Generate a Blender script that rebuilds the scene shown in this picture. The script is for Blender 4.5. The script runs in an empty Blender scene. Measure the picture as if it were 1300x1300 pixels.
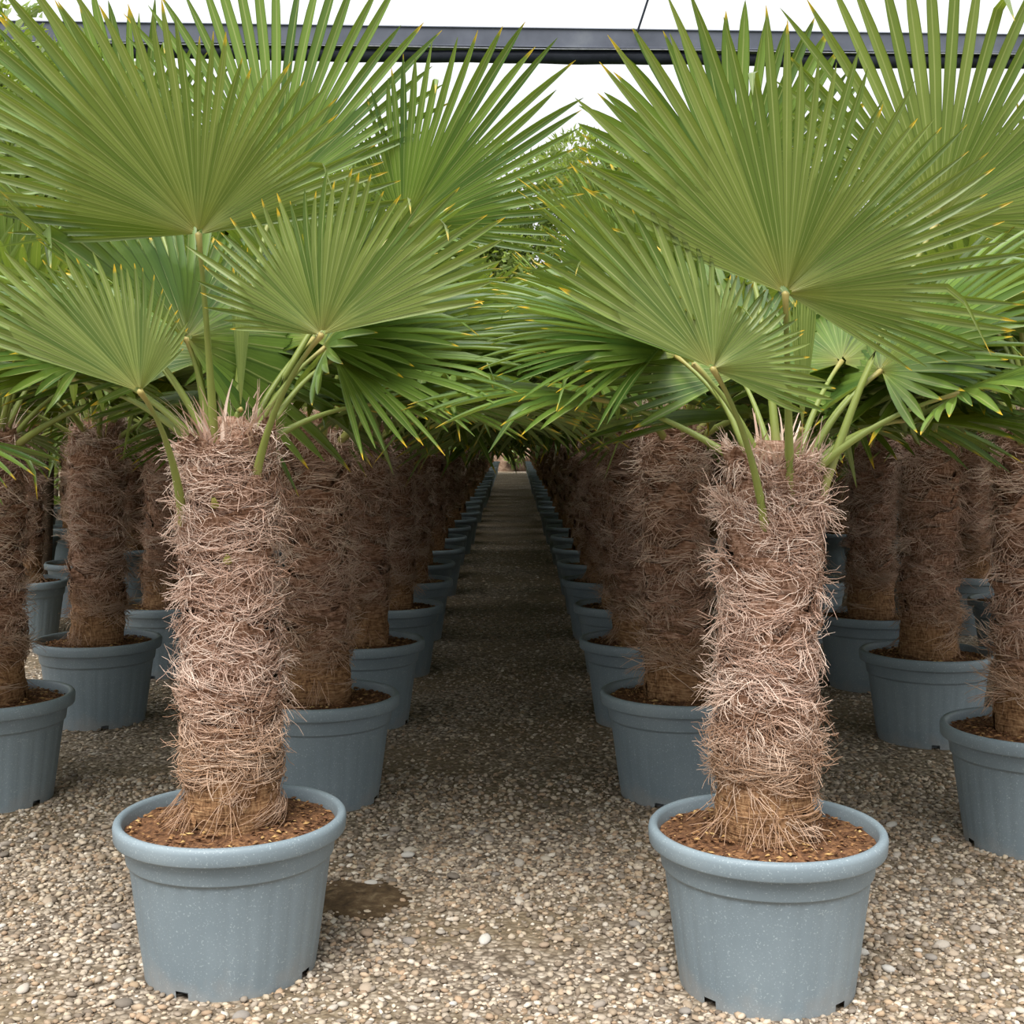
import bpy, math
import numpy as np
from mathutils import Matrix, Vector

# ------------------------------------------------------------------ camera, sky, sun, exposure
S = bpy.context.scene
C = S.collection
F_PX, U0, V0, CAM_H = 1620.0, 652.0, 545.0, 1.41        # focal length, vanishing point (1300 px frame), eye height
cam_d = bpy.data.cameras.new('camera')
cam_d.sensor_width = 36.0
cam_d.lens = 36.0 * F_PX / 1300.0
cam_d.shift_x = (650.0 - U0) / 1300.0
cam_d.shift_y = (V0 - 650.0) / 1300.0
cam_d.clip_end = 400
cam = bpy.data.objects.new('camera', cam_d)
cam.location = (0, 0, CAM_H)
cam.rotation_euler = (math.pi / 2, 0, 0)
C.objects.link(cam)
S.camera = cam

W = bpy.data.worlds.new('overcast_sky')
S.world = W
W.use_nodes = True
bgn = W.node_tree.nodes['Background']
bgn.inputs[0].default_value = (0.97, 0.985, 1.0, 1)
# standard overcast sky: luminance rises from the horizon to three times that at the zenith
_tc = W.node_tree.nodes.new('ShaderNodeTexCoord')
_sx = W.node_tree.nodes.new('ShaderNodeSeparateXYZ')
_mx = W.node_tree.nodes.new('ShaderNodeMath'); _mx.operation = 'MAXIMUM'; _mx.inputs[1].default_value = 0.0
_ma = W.node_tree.nodes.new('ShaderNodeMath'); _ma.operation = 'MULTIPLY_ADD'
SKY = 1.6
_ma.inputs[1].default_value = SKY * 2 / 3; _ma.inputs[2].default_value = SKY / 3
W.node_tree.links.new(_tc.outputs['Generated'], _sx.inputs[0])
W.node_tree.links.new(_sx.outputs[2], _mx.inputs[0])
W.node_tree.links.new(_mx.outputs[0], _ma.inputs[0])
W.node_tree.links.new(_ma.outputs[0], bgn.inputs[1])

sun_d = bpy.data.lights.new('sun', 'SUN')
sun_d.energy = 3.6
sun_d.angle = math.radians(35)
sun_d.color = (1.0, 0.965, 0.91)
sun = bpy.data.objects.new('sun', sun_d)
sun.rotation_euler = Vector((0.25, 0.72, -1.25)).to_track_quat('-Z', 'Y').to_euler()
sun.location = (-3, -8, 12)
C.objects.link(sun)

S.view_settings.view_transform = 'Standard'
S.view_settings.look = 'None'
S.view_settings.gamma = 1
S.view_settings.use_curve_mapping = False
S.view_settings.exposure = 0.5

# ------------------------------------------------------------------ helpers
RS = np.random.RandomState(11)
PI = math.pi

def at(u, v, d):
    return np.array([(u - U0) / F_PX * d, d, CAM_H - (v - V0) / F_PX * d])

def unit(v):
    v = np.asarray(v, float)
    return v / max(1e-9, np.linalg.norm(v))

class Geo:
    """Collects vertices, faces and a per-vertex vector attribute."""
    def __init__(s):
        s.v, s.a, s.f, s.n = [], [], {3: [], 4: []}, 0
    def add(s, v, faces, a=None):
        v = np.asarray(v, float).reshape(-1, 3)
        if a is None:
            a = np.zeros((len(v), 3))
        a = np.broadcast_to(np.asarray(a, float), (len(v), 3))
        s.v.append(v); s.a.append(a)
        for f in (faces if isinstance(faces, (list, tuple)) else [faces]):
            f = np.asarray(f, int)
            if len(f):
                s.f[f.shape[1]].append(f + s.n)
        s.n += len(v)
    def join(s, g, M=None):
        v = np.concatenate(g.v)
        if M is not None:
            M = np.array(M)
            v = v @ M[:3, :3].T + M[:3, 3]
        s.v.append(v); s.a.append(np.concatenate(g.a))
        for k in (3, 4):
            for f in g.f[k]:
                s.f[k].append(f + s.n)
        s.n += len(v)
    def mesh(s, name, mats, smooth=True, attr='data'):
        me = bpy.data.meshes.new(name)
        v = np.concatenate(s.v).astype(np.float32)
        f3 = np.concatenate(s.f[3]) if s.f[3] else np.zeros((0, 3), int)
        f4 = np.concatenate(s.f[4]) if s.f[4] else np.zeros((0, 4), int)
        me.vertices.add(len(v))
        me.vertices.foreach_set('co', v.ravel())
        nl = f3.size + f4.size
        me.loops.add(nl)
        me.loops.foreach_set('vertex_index', np.concatenate([f3.ravel(), f4.ravel()]).astype(np.int32))
        me.polygons.add(len(f3) + len(f4))
        st = np.concatenate([np.arange(len(f3)) * 3, f3.size + np.arange(len(f4)) * 4]).astype(np.int32)
        me.polygons.foreach_set('loop_start', st)
        me.polygons.foreach_set('use_smooth', np.full(len(st), smooth))
        at_ = me.attributes.new(attr, 'FLOAT_VECTOR', 'POINT')
        at_.data.foreach_set('vector', np.concatenate(s.a).astype(np.float32).ravel())
        me.update(calc_edges=True)
        me.validate()
        for m in (mats if isinstance(mats, (list, tuple)) else [mats]):
            me.materials.append(m)
        return me

def obj(name, me, parent=None, loc=None, M=None):
    o = bpy.data.objects.new(name, me)
    C.objects.link(o)
    if parent is not None:
        o.parent = parent
    if M is not None:
        o.matrix_local = Matrix(np.array(M).tolist())
    elif loc is not None:
        o.location = loc
    return o

def tag(o, label=None, cat=None, group=None, kind=None):
    if label: o['label'] = label
    if cat: o['category'] = cat
    if group: o['group'] = group
    if kind: o['kind'] = kind
    return o

def grid_faces(nu, nv, wrap=False):
    """Quads of a grid with nv rows of nu vertices (wrap closes each row)."""
    m = nu if wrap else nu - 1
    i, j = np.meshgrid(np.arange(m), np.arange(nv - 1))
    i, j = i.ravel(), j.ravel()
    i2 = (i + 1) % nu
    return np.stack([j * nu + i, j * nu + i2, (j + 1) * nu + i2, (j + 1) * nu + i], 1)

def lathe(prof, n):
    prof = np.asarray(prof, float)
    th = np.arange(n) * 2 * PI / n
    v = np.stack([prof[:, 0][:, None] * np.cos(th), prof[:, 0][:, None] * np.sin(th),
                  np.repeat(prof[:, 1][:, None], n, 1)], 2)
    return v, th, grid_faces(n, len(prof), True)

def vnoise(p, seed=0):
    """Smooth value noise (N,3)->(N,) in -1..1."""
    p = np.asarray(p, float)
    i = np.floor(p).astype(np.int64); f = p - i
    f = f * f * (3 - 2 * f)
    def h(ix, iy, iz):
        x = (ix * 374761393 + iy * 668265263 + iz * 2147483647 + seed * 974634777) & 0xFFFFFFFF
        x = ((x ^ (x >> 13)) * 1274126177) & 0xFFFFFFFF
        x = x ^ (x >> 16)
        return (x & 0xFFFF) / 32767.5 - 1
    r = 0
    for dx in (0, 1):
        for dy in (0, 1):
            for dz in (0, 1):
                w = (f[:, 0] if dx else 1 - f[:, 0]) * (f[:, 1] if dy else 1 - f[:, 1]) * (f[:, 2] if dz else 1 - f[:, 2])
                r = r + w * h(i[:, 0] + dx, i[:, 1] + dy, i[:, 2] + dz)
    return r

def tubes(P, rad, sides=3):
    """P (N,K,3) paths, rad (N,K) radii -> vertices, quads of open tubes."""
    N, K, _ = P.shape
    T = np.gradient(P, axis=1)
    T /= np.linalg.norm(T, axis=2, keepdims=True) + 1e-9
    ref = np.zeros_like(T); ref[..., 2] = 1
    bad = np.abs(T[..., 2]) > 0.9
    ref[bad] = (1, 0, 0)
    A = np.cross(T, ref); A /= np.linalg.norm(A, axis=2, keepdims=True) + 1e-9
    B = np.cross(T, A)
    rings = []
    for s in range(sides):
        a = 2 * PI * s / sides
        rings.append(P + (A * math.cos(a) + B * math.sin(a)) * rad[..., None])
    V = np.stack(rings, 2)                       # N,K,sides,3
    g = grid_faces(sides, K, True)
    Fq = (np.arange(N)[:, None, None] * (K * sides) + g[None]).reshape(-1, 4)
    return V.reshape(-1, 3), Fq

# ------------------------------------------------------------------ materials
def newmat(name):
    m = bpy.data.materials.new(name)
    m.use_nodes = True
    nt = m.node_tree
    return m, nt, nt.nodes['Principled BSDF'], nt.nodes['Material Output']

def nd(nt, t, **kw):
    n = nt.nodes.new(t)
    for k, v in kw.items():
        if k.startswith('i_'):
            n.inputs[k[2:].replace('_', ' ')].default_value = v
        else:
            setattr(n, k, v)
    return n

def ramp(nt, fac, stops):
    r = nt.nodes.new('ShaderNodeValToRGB')
    el = r.color_ramp.elements
    while len(el) < len(stops):
        el.new(0.5)
    for e, (p, c) in zip(el, stops):
        e.position = p
        e.color = (*c, 1)
    nt.links.new(fac, r.inputs[0])
    return r.outputs[0]

def mixc(nt, fac, a, b, mode='MIX'):
    n = nt.nodes.new('ShaderNodeMix')
    n.data_type = 'RGBA'; n.blend_type = mode
    for s, x in ((0, fac), (6, a), (7, b)):
        if hasattr(x, 'links'):
            nt.links.new(x, n.inputs[s])
        else:
            n.inputs[s].default_value = (*x, 1) if isinstance(x, tuple) else x
    return n.outputs[2]

def attr_xyz(nt, name='data'):
    a = nd(nt, 'ShaderNodeAttribute', attribute_name=name)
    s = nd(nt, 'ShaderNodeSeparateXYZ')
    nt.links.new(a.outputs['Vector'], s.inputs[0])
    return s.outputs

def noise(nt, scale, detail=3, rough=0.55, coord='Object'):
    tc = nd(nt, 'ShaderNodeTexCoord')
    n = nd(nt, 'ShaderNodeTexNoise')
    n.inputs['Scale'].default_value = scale
    n.inputs['Detail'].default_value = detail
    n.inputs['Roughness'].default_value = rough
    nt.links.new(tc.outputs[coord], n.inputs['Vector'])
    return n.outputs['Fac']

def math_n(nt, op, a, b=0.0):
    n = nd(nt, 'ShaderNodeMath', operation=op)
    for k, x in ((0, a), (1, b)):
        if hasattr(x, 'links'): nt.links.new(x, n.inputs[k])
        else: n.inputs[k].default_value = x
    return n.outputs[0]

def bump(nt, bsdf, h, strength=0.5, dist=0.01):
    b = nd(nt, 'ShaderNodeBump')
    b.inputs['Strength'].default_value = strength
    b.inputs['Distance'].default_value = dist
    nt.links.new(h, b.inputs['Height'])
    nt.links.new(b.outputs[0], bsdf.inputs['Normal'])

def mat_leaf(name, dark, light, trans=0.38):
    """data.x across segment (-1..1), data.y along (0..1), data.z random per segment."""
    m, nt, b, out = newmat(name)
    x, y, z = attr_xyz(nt)
    base = ramp(nt, z, [(0.0, dark), (0.65, light), (1.0, tuple(min(1, c * 1.18) for c in light))])
    # fine parallel veins and the paler midrib
    w = math_n(nt, 'SINE', math_n(nt, 'MULTIPLY', x, 22.0))
    vein = math_n(nt, 'MULTIPLY_ADD', w, 0.5); nt.nodes[-1].inputs[2].default_value = 0.5
    col = mixc(nt, math_n(nt, 'MULTIPLY', vein, 0.16), base, tuple(c * 0.55 for c in dark))
    rib = math_n(nt, 'LESS_THAN', math_n(nt, 'ABSOLUTE', x), 0.10)
    col = mixc(nt, math_n(nt, 'MULTIPLY', rib, 0.7), col, (0.36, 0.40, 0.15))
    edg = math_n(nt, 'GREATER_THAN', math_n(nt, 'ABSOLUTE', x), 0.86)
    col = mixc(nt, math_n(nt, 'MULTIPLY', edg, 0.45), col, tuple(c * 0.45 for c in dark))
    # yellow heart at the hub and yellow or dry tips
    hub = ramp(nt, y, [(0.0, (1, 1, 1)), (0.06, (0.35, 0.35, 0.35)), (0.22, (0, 0, 0))])
    col = mixc(nt, math_n(nt, 'MULTIPLY', hub, 0.6), col, (0.42, 0.33, 0.10))
    tipy = math_n(nt, 'ADD', y, math_n(nt, 'MULTIPLY', z, 0.045))
    tip = ramp(nt, tipy, [(0.0, (0, 0, 0)), (0.968, (0, 0, 0)), (0.995, (1, 1, 1))])
    some = math_n(nt, 'GREATER_THAN', math_n(nt, 'FRACT', math_n(nt, 'MULTIPLY', z, 9.0)), 0.35)
    tip = math_n(nt, 'MULTIPLY', tip, some)
    col = mixc(nt, tip, col, (0.62, 0.42, 0.03))
    geo = nd(nt, 'ShaderNodeNewGeometry')
    under = mixc(nt, 0.38, col, (0.21, 0.255, 0.115))
    col = mixc(nt, geo.outputs['Backfacing'], col, under)
    nt.links.new(col, b.inputs['Base Color'])
    b.inputs['Roughness'].default_value = 0.42
    b.inputs['Specular IOR Level'].default_value = 0.45
    tr = nd(nt, 'ShaderNodeBsdfTranslucent')
    tcol = mixc(nt, 0.55, col, (0.42, 0.55, 0.03))
    nt.links.new(tcol, tr.inputs[0])
    mx = nd(nt, 'ShaderNodeMixShader')
    mx.inputs[0].default_value = trans
    nt.links.new(b.outputs[0], mx.inputs[1]); nt.links.new(tr.outputs[0], mx.inputs[2])
    nt.links.new(mx.outputs[0], out.inputs[0])
    return m

def mat_petiole():
    m, nt, b, out = newmat('petiole_green')
    x, y, z = attr_xyz(nt)
    col = ramp(nt, y, [(0.0, (0.40, 0.34, 0.13)), (0.2, (0.24, 0.29, 0.06)), (0.8, (0.21, 0.26, 0.06)), (1.0, (0.40, 0.32, 0.10))])
    n = noise(nt, 40)
    col = mixc(nt, math_n(nt, 'MULTIPLY', n, 0.35), col, (0.10, 0.14, 0.03))
    nt.links.new(col, b.inputs['Base Color'])
    b.inputs['Roughness'].default_value = 0.5
    return m

def mat_fibre():
    """data.x random per strand, data.y along the strand."""
    m, nt, b, out = newmat('palm_fibre')
    x, y, z = attr_xyz(nt)
    col = ramp(nt, x, [(0.0, (0.13, 0.065, 0.04)), (0.3, (0.36, 0.215, 0.15)), (0.65, (0.63, 0.445, 0.355)), (1.0, (0.80, 0.65, 0.55))])
    low = ramp(nt, z, [(0.0, (1, 1, 1)), (0.2, (1, 1, 1)), (0.42, (0, 0, 0))])
    col = mixc(nt, math_n(nt, 'MULTIPLY', low, 0.45), col, (0.33, 0.19, 0.075))
    nt.links.new(col, b.inputs['Base Color'])
    b.inputs['Roughness'].default_value = 0.8
    b.inputs['Specular IOR Level'].default_value = 0.2
    return m

def mat_sheath():
    """fibrous matting; data.z = height fraction on the trunk."""
    m, nt, b, out = newmat('sheath_matting')
    x, y, z = attr_xyz(nt)
    tc = nd(nt, 'ShaderNodeTexCoord')
    mp = nd(nt, 'ShaderNodeMapping')
    mp.inputs['Scale'].default_value = (14, 14, 120)
    mp.inputs['Rotation'].default_value = (0.5, 0.3, 0)
    nt.links.new(tc.outputs['Object'], mp.inputs[0])
    n1 = nd(nt, 'ShaderNodeTexNoise'); n1.inputs['Scale'].default_value = 1.6; n1.inputs['Detail'].default_value = 5
    nt.links.new(mp.outputs[0], n1.inputs['Vector'])
    mp2 = nd(nt, 'ShaderNodeMapping')
    mp2.inputs['Scale'].default_value = (120, 20, 40)
    mp2.inputs['Rotation'].default_value = (0.2, 0.9, 0.6)
    nt.links.new(tc.outputs['Object'], mp2.inputs[0])
    n2 = nd(nt, 'ShaderNodeTexNoise'); n2.inputs['Scale'].default_value = 1.4; n2.inputs['Detail'].default_value = 5
    nt.links.new(mp2.outputs[0], n2.inputs['Vector'])
    f = math_n(nt, 'MULTIPLY', math_n(nt, 'ADD', n1.outputs[0], n2.outputs[0]), 0.5)
    col = ramp(nt, f, [(0.33, (0.06, 0.03, 0.018)), (0.47, (0.23, 0.125, 0.08)), (0.6, (0.45, 0.295, 0.22)), (0.72, (0.60, 0.43, 0.34))])  # darkest browns put shadow between the fibres into the colour
    golden = ramp(nt, f, [(0.36, (0.08, 0.038, 0.018)), (0.5, (0.25, 0.135, 0.066)), (0.66, (0.44, 0.28, 0.15))])
    low = ramp(nt, z, [(0.0, (1, 1, 1)), (0.13, (1, 1, 1)), (0.26, (0, 0, 0))])
    col = mixc(nt, low, col, golden)
    nt.links.new(col, b.inputs['Base Color'])
    b.inputs['Roughness'].default_value = 0.9
    b.inputs['Specular IOR Level'].default_value = 0.15
    bump(nt, b, f, 1.0, 0.012)
    return m

def mat_pot():
    m, nt, b, out = newmat('blue_grey_plastic')
    n = noise(nt, 3.0, 4)
    col = ramp(nt, n, [(0.3, (0.165, 0.213, 0.245)), (0.55, (0.20, 0.252, 0.285)), (0.75, (0.235, 0.288, 0.318))])
    sp = noise(nt, 210, 1)
    spk = ramp(nt, sp, [(0.0, (0, 0, 0)), (0.63, (0, 0, 0)), (0.72, (1, 1, 1))])
    col = mixc(nt, math_n(nt, 'MULTIPLY', spk, 0.4), col, (0.5, 0.58, 0.62))
    # dusty splash near the foot
    tc = nd(nt, 'ShaderNodeTexCoord'); sx = nd(nt, 'ShaderNodeSeparateXYZ')
    nt.links.new(tc.outputs['Object'], sx.inputs[0])
    dn = noise(nt, 11, 5)
    zz = math_n(nt, 'ADD', math_n(nt, 'MULTIPLY', sx.outputs[2], -4.5), dn)
    dust = ramp(nt, zz, [(0.0, (0, 0, 0)), (0.22, (0, 0, 0)), (0.62, (1, 1, 1))])
    col = mixc(nt, math_n(nt, 'MULTIPLY', dust, 0.42), col, (0.33, 0.29, 0.25))
    nt.links.new(col, b.inputs['Base Color'])
    b.inputs['Roughness'].default_value = 0.5
    b.inputs['Specular IOR Level'].default_value = 0.4
    bump(nt, b, noise(nt, 160, 2), 0.12, 0.002)
    return m

def mat_noise(name, stops, scale, rough=0.9, bs=0.6, bd=0.01, bscale=None, spec=0.2, detail=5):
    m, nt, b, out = newmat(name)
    col = ramp(nt, noise(nt, scale, detail, 0.6), stops)
    nt.links.new(col, b.inputs['Base Color'])
    b.inputs['Roughness'].default_value = rough
    b.inputs['Specular IOR Level'].default_value = spec
    if bs: bump(nt, b, noise(nt, bscale or scale, detail, 0.65), bs, bd)
    return m

def mat_attrcol(name, rough=0.85, spec=0.25, nscale=0, bs=0.3):
    m, nt, b, out = newmat(name)
    a = nd(nt, 'ShaderNodeAttribute', attribute_name='data')
    col = a.outputs['Color']
    if nscale:
        n = noise(nt, nscale, 3)
        col = mixc(nt, math_n(nt, 'MULTIPLY', n, 0.45), a.outputs['Vector'], (0.09, 0.07, 0.055))
        bump(nt, b, n, bs, 0.004)
    else:
        col = a.outputs['Vector']
    nt.links.new(col, b.inputs['Base Color'])
    b.inputs['Roughness'].default_value = rough
    b.inputs['Specular IOR Level'].default_value = spec
    return m

def mat_ground():
    m, nt, b, out = newmat('gravel_ground')
    tc = nd(nt, 'ShaderNodeTexCoord')
    vo = nd(nt, 'ShaderNodeTexVoronoi'); vo.inputs['Scale'].default_value = 55
    nt.links.new(tc.outputs['Object'], vo.inputs['Vector'])
    sep = nd(nt, 'ShaderNodeSeparateColor'); nt.links.new(vo.outputs['Color'], sep.inputs[0])
    peb = ramp(nt, sep.outputs[0], [(0.0, (0.13, 0.10, 0.075)), (0.35, (0.24, 0.195, 0.15)), (0.7, (0.36, 0.30, 0.235)), (1.0, (0.55, 0.48, 0.40))])
    edge = ramp(nt, vo.outputs['Distance'], [(0.0, (0, 0, 0)), (0.45, (0, 0, 0)), (0.75, (1, 1, 1))])
    peb = mixc(nt, math_n(nt, 'MULTIPLY', edge, 0.8), peb, (0.07, 0.052, 0.036))
    dirt = ramp(nt, noise(nt, 26, 6, 0.7), [(0.3, (0.105, 0.075, 0.045)), (0.55, (0.19, 0.145, 0.09)), (0.75, (0.29, 0.235, 0.155))])
    pn = nd(nt, 'ShaderNodeTexNoise'); pn.inputs['Scale'].default_value = 1.3; pn.inputs['Detail'].default_value = 4
    nt.links.new(tc.outputs['Object'], pn.inputs['Vector'])
    patch = ramp(nt, pn.outputs[0], [(0.42, (0, 0, 0)), (0.58, (1, 1, 1))])
    col = mixc(nt, math_n(nt, 'MULTIPLY', patch, 0.8), peb, dirt)
    nt.links.new(col, b.inputs['Base Color'])
    b.inputs['Roughness'].default_value = 0.9
    b.inputs['Specular IOR Level'].default_value = 0.2
    bump(nt, b, math_n(nt, 'MULTIPLY', vo.outputs['Distance'], -1.0), 0.7, 0.012)
    return m

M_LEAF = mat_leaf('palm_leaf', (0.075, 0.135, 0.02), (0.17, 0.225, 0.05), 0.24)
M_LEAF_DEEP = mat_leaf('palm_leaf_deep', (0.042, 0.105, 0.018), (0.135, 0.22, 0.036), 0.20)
M_PET = mat_petiole()
M_FIB = mat_fibre()
M_SHE = mat_sheath()
M_POT = mat_pot()
M_SOIL = mat_noise('coir_soil', [(0.3, (0.045, 0.022, 0.012)), (0.5, (0.14, 0.068, 0.034)), (0.68, (0.27, 0.14, 0.065)), (0.8, (0.42, 0.27, 0.12))], 60, bd=0.012, bscale=45)
M_MUD = mat_noise('dark_mud', [(0.3, (0.04, 0.026, 0.014)), (0.55, (0.095, 0.062, 0.033)), (0.75, (0.2, 0.15, 0.09))], 30, bd=0.01)
M_CHIP = mat_attrcol('bark_chip')
M_PEB = mat_attrcol('pebble', 0.75, 0.3, 45)
M_GROUND = mat_ground()
M_STEEL = mat_noise('weathered_steel', [(0.3, (0.05, 0.058, 0.08)), (0.6, (0.085, 0.096, 0.125)), (0.8, (0.14, 0.155, 0.18))], 2.5, 0.5, 0.1, spec=0.4)
M_BLACK = mat_noise('black_screen_cloth', [(0.3, (0.008, 0.010, 0.016)), (0.7, (0.025, 0.03, 0.042))], 5, 0.6, 0.4, 0.02)
M_WIRE = mat_noise('galvanised_wire', [(0.3, (0.12, 0.13, 0.15)), (0.7, (0.3, 0.31, 0.33))], 20, 0.45, 0)
M_DARKWIRE = mat_noise('dark_cable', [(0.3, (0.02, 0.025, 0.04)), (0.7, (0.05, 0.06, 0.08))], 20, 0.6, 0)
M_BARK = mat_noise('tree_bark', [(0.3, (0.05, 0.035, 0.022)), (0.7, (0.14, 0.10, 0.07))], 12)
M_EARTH = mat_noise('red_earth', [(0.35, (0.05, 0.03, 0.02)), (0.5, (0.13, 0.08, 0.05)), (0.66, (0.26, 0.18, 0.13))], 3.0, bd=0.2, bscale=3)
M_SHOOT = mat_noise('young_shoot', [(0.3, (0.24, 0.25, 0.05)), (0.7, (0.42, 0.38, 0.12))], 60)

# ------------------------------------------------------------------ ground
POT_R = 0.30
ROW_D = [4.9, 6.15, 7.38, 8.6, 9.75, 10.9, 12.1, 13.3, 14.5] + [14.5 + 1.22 * k for k in range(1, 22)]
palms = []          # (row key, index in the row, x, y)
palms.append(('L1', 0, -0.743, 3.36))
palms.append(('R1', 0, 0.646, 3.26))
jx = lambda: RS.uniform(-0.02, 0.02)
for i, d in enumerate(ROW_D):
    palms.append(('L1', i + 1, -0.725 + jx(), d + jx()))
    palms.append(('R1', i + 1, 0.638 + jx(), d + 0.03 + jx()))
for i, d in enumerate([4.84] + ROW_D[1:22]):
    palms.append(('L2', i, (-1.99 if i == 0 else -2.03) + jx(), d + 0.03))
for i, d in enumerate([4.36, 5.83, 7.02] + ROW_D[3:22]):
    palms.append(('R2', i, (1.77 if i == 0 else 1.90 if i == 1 else 1.95) + jx(), d))
for i, d in enumerate(ROW_D[3:22]):
    palms.append(('L3', i, -3.29 + jx(), d))
for i, (x, d) in enumerate([(2.62, 6.2), (3.02, 7.6), (3.2, 8.9)] + [(3.22, 8.9 + 1.22 * k) for k in range(1, 17)]):
    palms.append(('R3', i, x, d))
for i, d in enumerate(ROW_D[5:21]):
    palms.append(('L4', i, -4.6 + jx(), d))
    palms.append(('R4', i, 4.52 + jx(), d))
for i, d in enumerate(ROW_D[8:20]):
    palms.append(('L5', i, -5.9 + jx(), d))
    palms.append(('R5', i, 5.8 + jx(), d))

g = Geo()
nx, ny = 90, 140
xs = np.linspace(-26, 26, nx); ys = np.linspace(-6, 60, ny)
X, Y = np.meshgrid(xs, ys)
V = np.stack([X, Y, np.zeros_like(X)], 2).reshape(-1, 3)
g.add(V, grid_faces(nx, ny))
ground = tag(obj('gravel_ground', g.mesh('gravel_ground', M_GROUND)), 'grey and beige gravel ground with bare muddy patches', 'ground', kind='structure')

ICO_V = []
t_ = (1 + 5 ** 0.5) / 2
ICO_V = np.array([(-1, t_, 0), (1, t_, 0), (-1, -t_, 0), (1, -t_, 0), (0, -1, t_), (0, 1, t_), (0, -1, -t_), (0, 1, -t_), (t_, 0, -1), (t_, 0, 1), (-t_, 0, -1), (-t_, 0, 1)], float)
ICO_V /= np.linalg.norm(ICO_V[0])
ICO_F = np.array([(0, 11, 5), (0, 5, 1), (0, 1, 7), (0, 7, 10), (0, 10, 11), (1, 5, 9), (5, 11, 4), (11, 10, 2), (10, 7, 6), (7, 1, 8), (3, 9, 4), (3, 4, 2), (3, 2, 6), (3, 6, 8), (3, 8, 9), (4, 9, 5), (2, 4, 11), (6, 2, 10), (8, 6, 7), (9, 8, 1)])
OCT_V = np.array([(1, 0, 0), (0, 1, 0), (-1, 0, 0), (0, -1, 0), (0, 0, 1), (.7, .7, -.3), (-.7, .7, -.3), (-.7, -.7, -.3), (.7, -.7, -.3)], float)
OCT_F = np.array([(0, 1, 4), (1, 2, 4), (2, 3, 4), (3, 0, 4)])
PAL = np.array([(0.46, 0.41, 0.35), (0.56, 0.50, 0.43), (0.36, 0.31, 0.26), (0.30, 0.27, 0.24), (0.62, 0.55, 0.46), (0.40, 0.31, 0.22), (0.46, 0.37, 0.28), (0.26, 0.215, 0.17), (0.66, 0.63, 0.58), (0.40, 0.30, 0.215), (0.20, 0.17, 0.14), (0.52, 0.46, 0.37)])

def pebble_field(n, d0, d1, rmin, rmax, rs, verts, faces, keep_patch):
    d = np.sqrt(rs.uniform(d0 * d0, d1 * d1, n))
    x = rs.uniform(-0.425, 0.425, n) * d
    ok = np.ones(n, bool)
    for (_, _, px, py) in palms:
        if py < d1 + 1:
            ok &= (x - px) ** 2 + (d - py) ** 2 > 0.222 ** 2
    pn = vnoise(np.stack([x * 2.0, d * 2.0, 0 * x], 1), 3) + 0.6 * vnoise(np.stack([x * 5, d * 5, 0 * x], 1), 4)
    ok &= ((x + 0.47) / 0.15) ** 2 + ((d - 3.83) / 0.13) ** 2 > rs.uniform(0.1, 1.3, n)
    pn += np.clip((np.abs(x - 0.85) - 0.9), -0.3, 0.3) * 0.5         # the path's centre keeps more stones
    ok &= rs.uniform(-1, 1, n) > pn * 0.95 - 0.45 + keep_patch
    x, d = x[ok], d[ok]; n = len(x)
    r = rmin + (rmax - rmin) * rs.uniform(0, 1, n) ** 2.2
    sc = np.stack([r * rs.uniform(0.9, 1.5, n), r * rs.uniform(0.7, 1.05, n), r * rs.uniform(0.4, 0.7, n)], 1)
    P = verts[None] * (1 + rs.uniform(-0.2, 0.2, (n, len(verts), 1))) * sc[:, None]
    a = rs.uniform(0, 2 * PI, n); tl = rs.uniform(-0.35, 0.35, n)
    ca, sa, ct, st = np.cos(a)[:, None], np.sin(a)[:, None], np.cos(tl)[:, None], np.sin(tl)[:, None]
    X0, Y0, Z0 = P[..., 0] * ct - P[..., 2] * st, P[..., 1], P[..., 0] * st + P[..., 2] * ct
    P = np.stack([X0 * ca - Y0 * sa + x[:, None], X0 * sa + Y0 * ca + d[:, None], Z0 + (sc[:, 2] * rs.uniform(0.15, 0.9, n))[:, None]], 2)
    col = PAL[rs.randint(0, len(PAL), n)] * rs.uniform(0.7, 1.12, (n, 1)) * np.array([1.05, 0.985, 0.90])
    Fi = (np.arange(n)[:, None, None] * len(verts) + faces[None]).reshape(-1, 3)
    gg = Geo()
    gg.add(P.reshape(-1, 3), Fi, np.repeat(col, len(verts), 0))
    return gg

rs = np.random.RandomState(5)
gg = pebble_field(46000, 2.75, 5.2, 0.0045, 0.0135, rs, ICO_V, ICO_F, 0.06)
gg.join(pebble_field(52000, 5.2, 9.8, 0.006, 0.014, rs, OCT_V, OCT_F, 0.0))
gg.join(pebble_field(16000, 9.8, 16, 0.010, 0.019, rs, OCT_V, OCT_F, 0.0))
tag(obj('gravel', gg.mesh('gravel', M_PEB), ground), 'loose beige and grey pebbles', kind='stuff')

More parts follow.
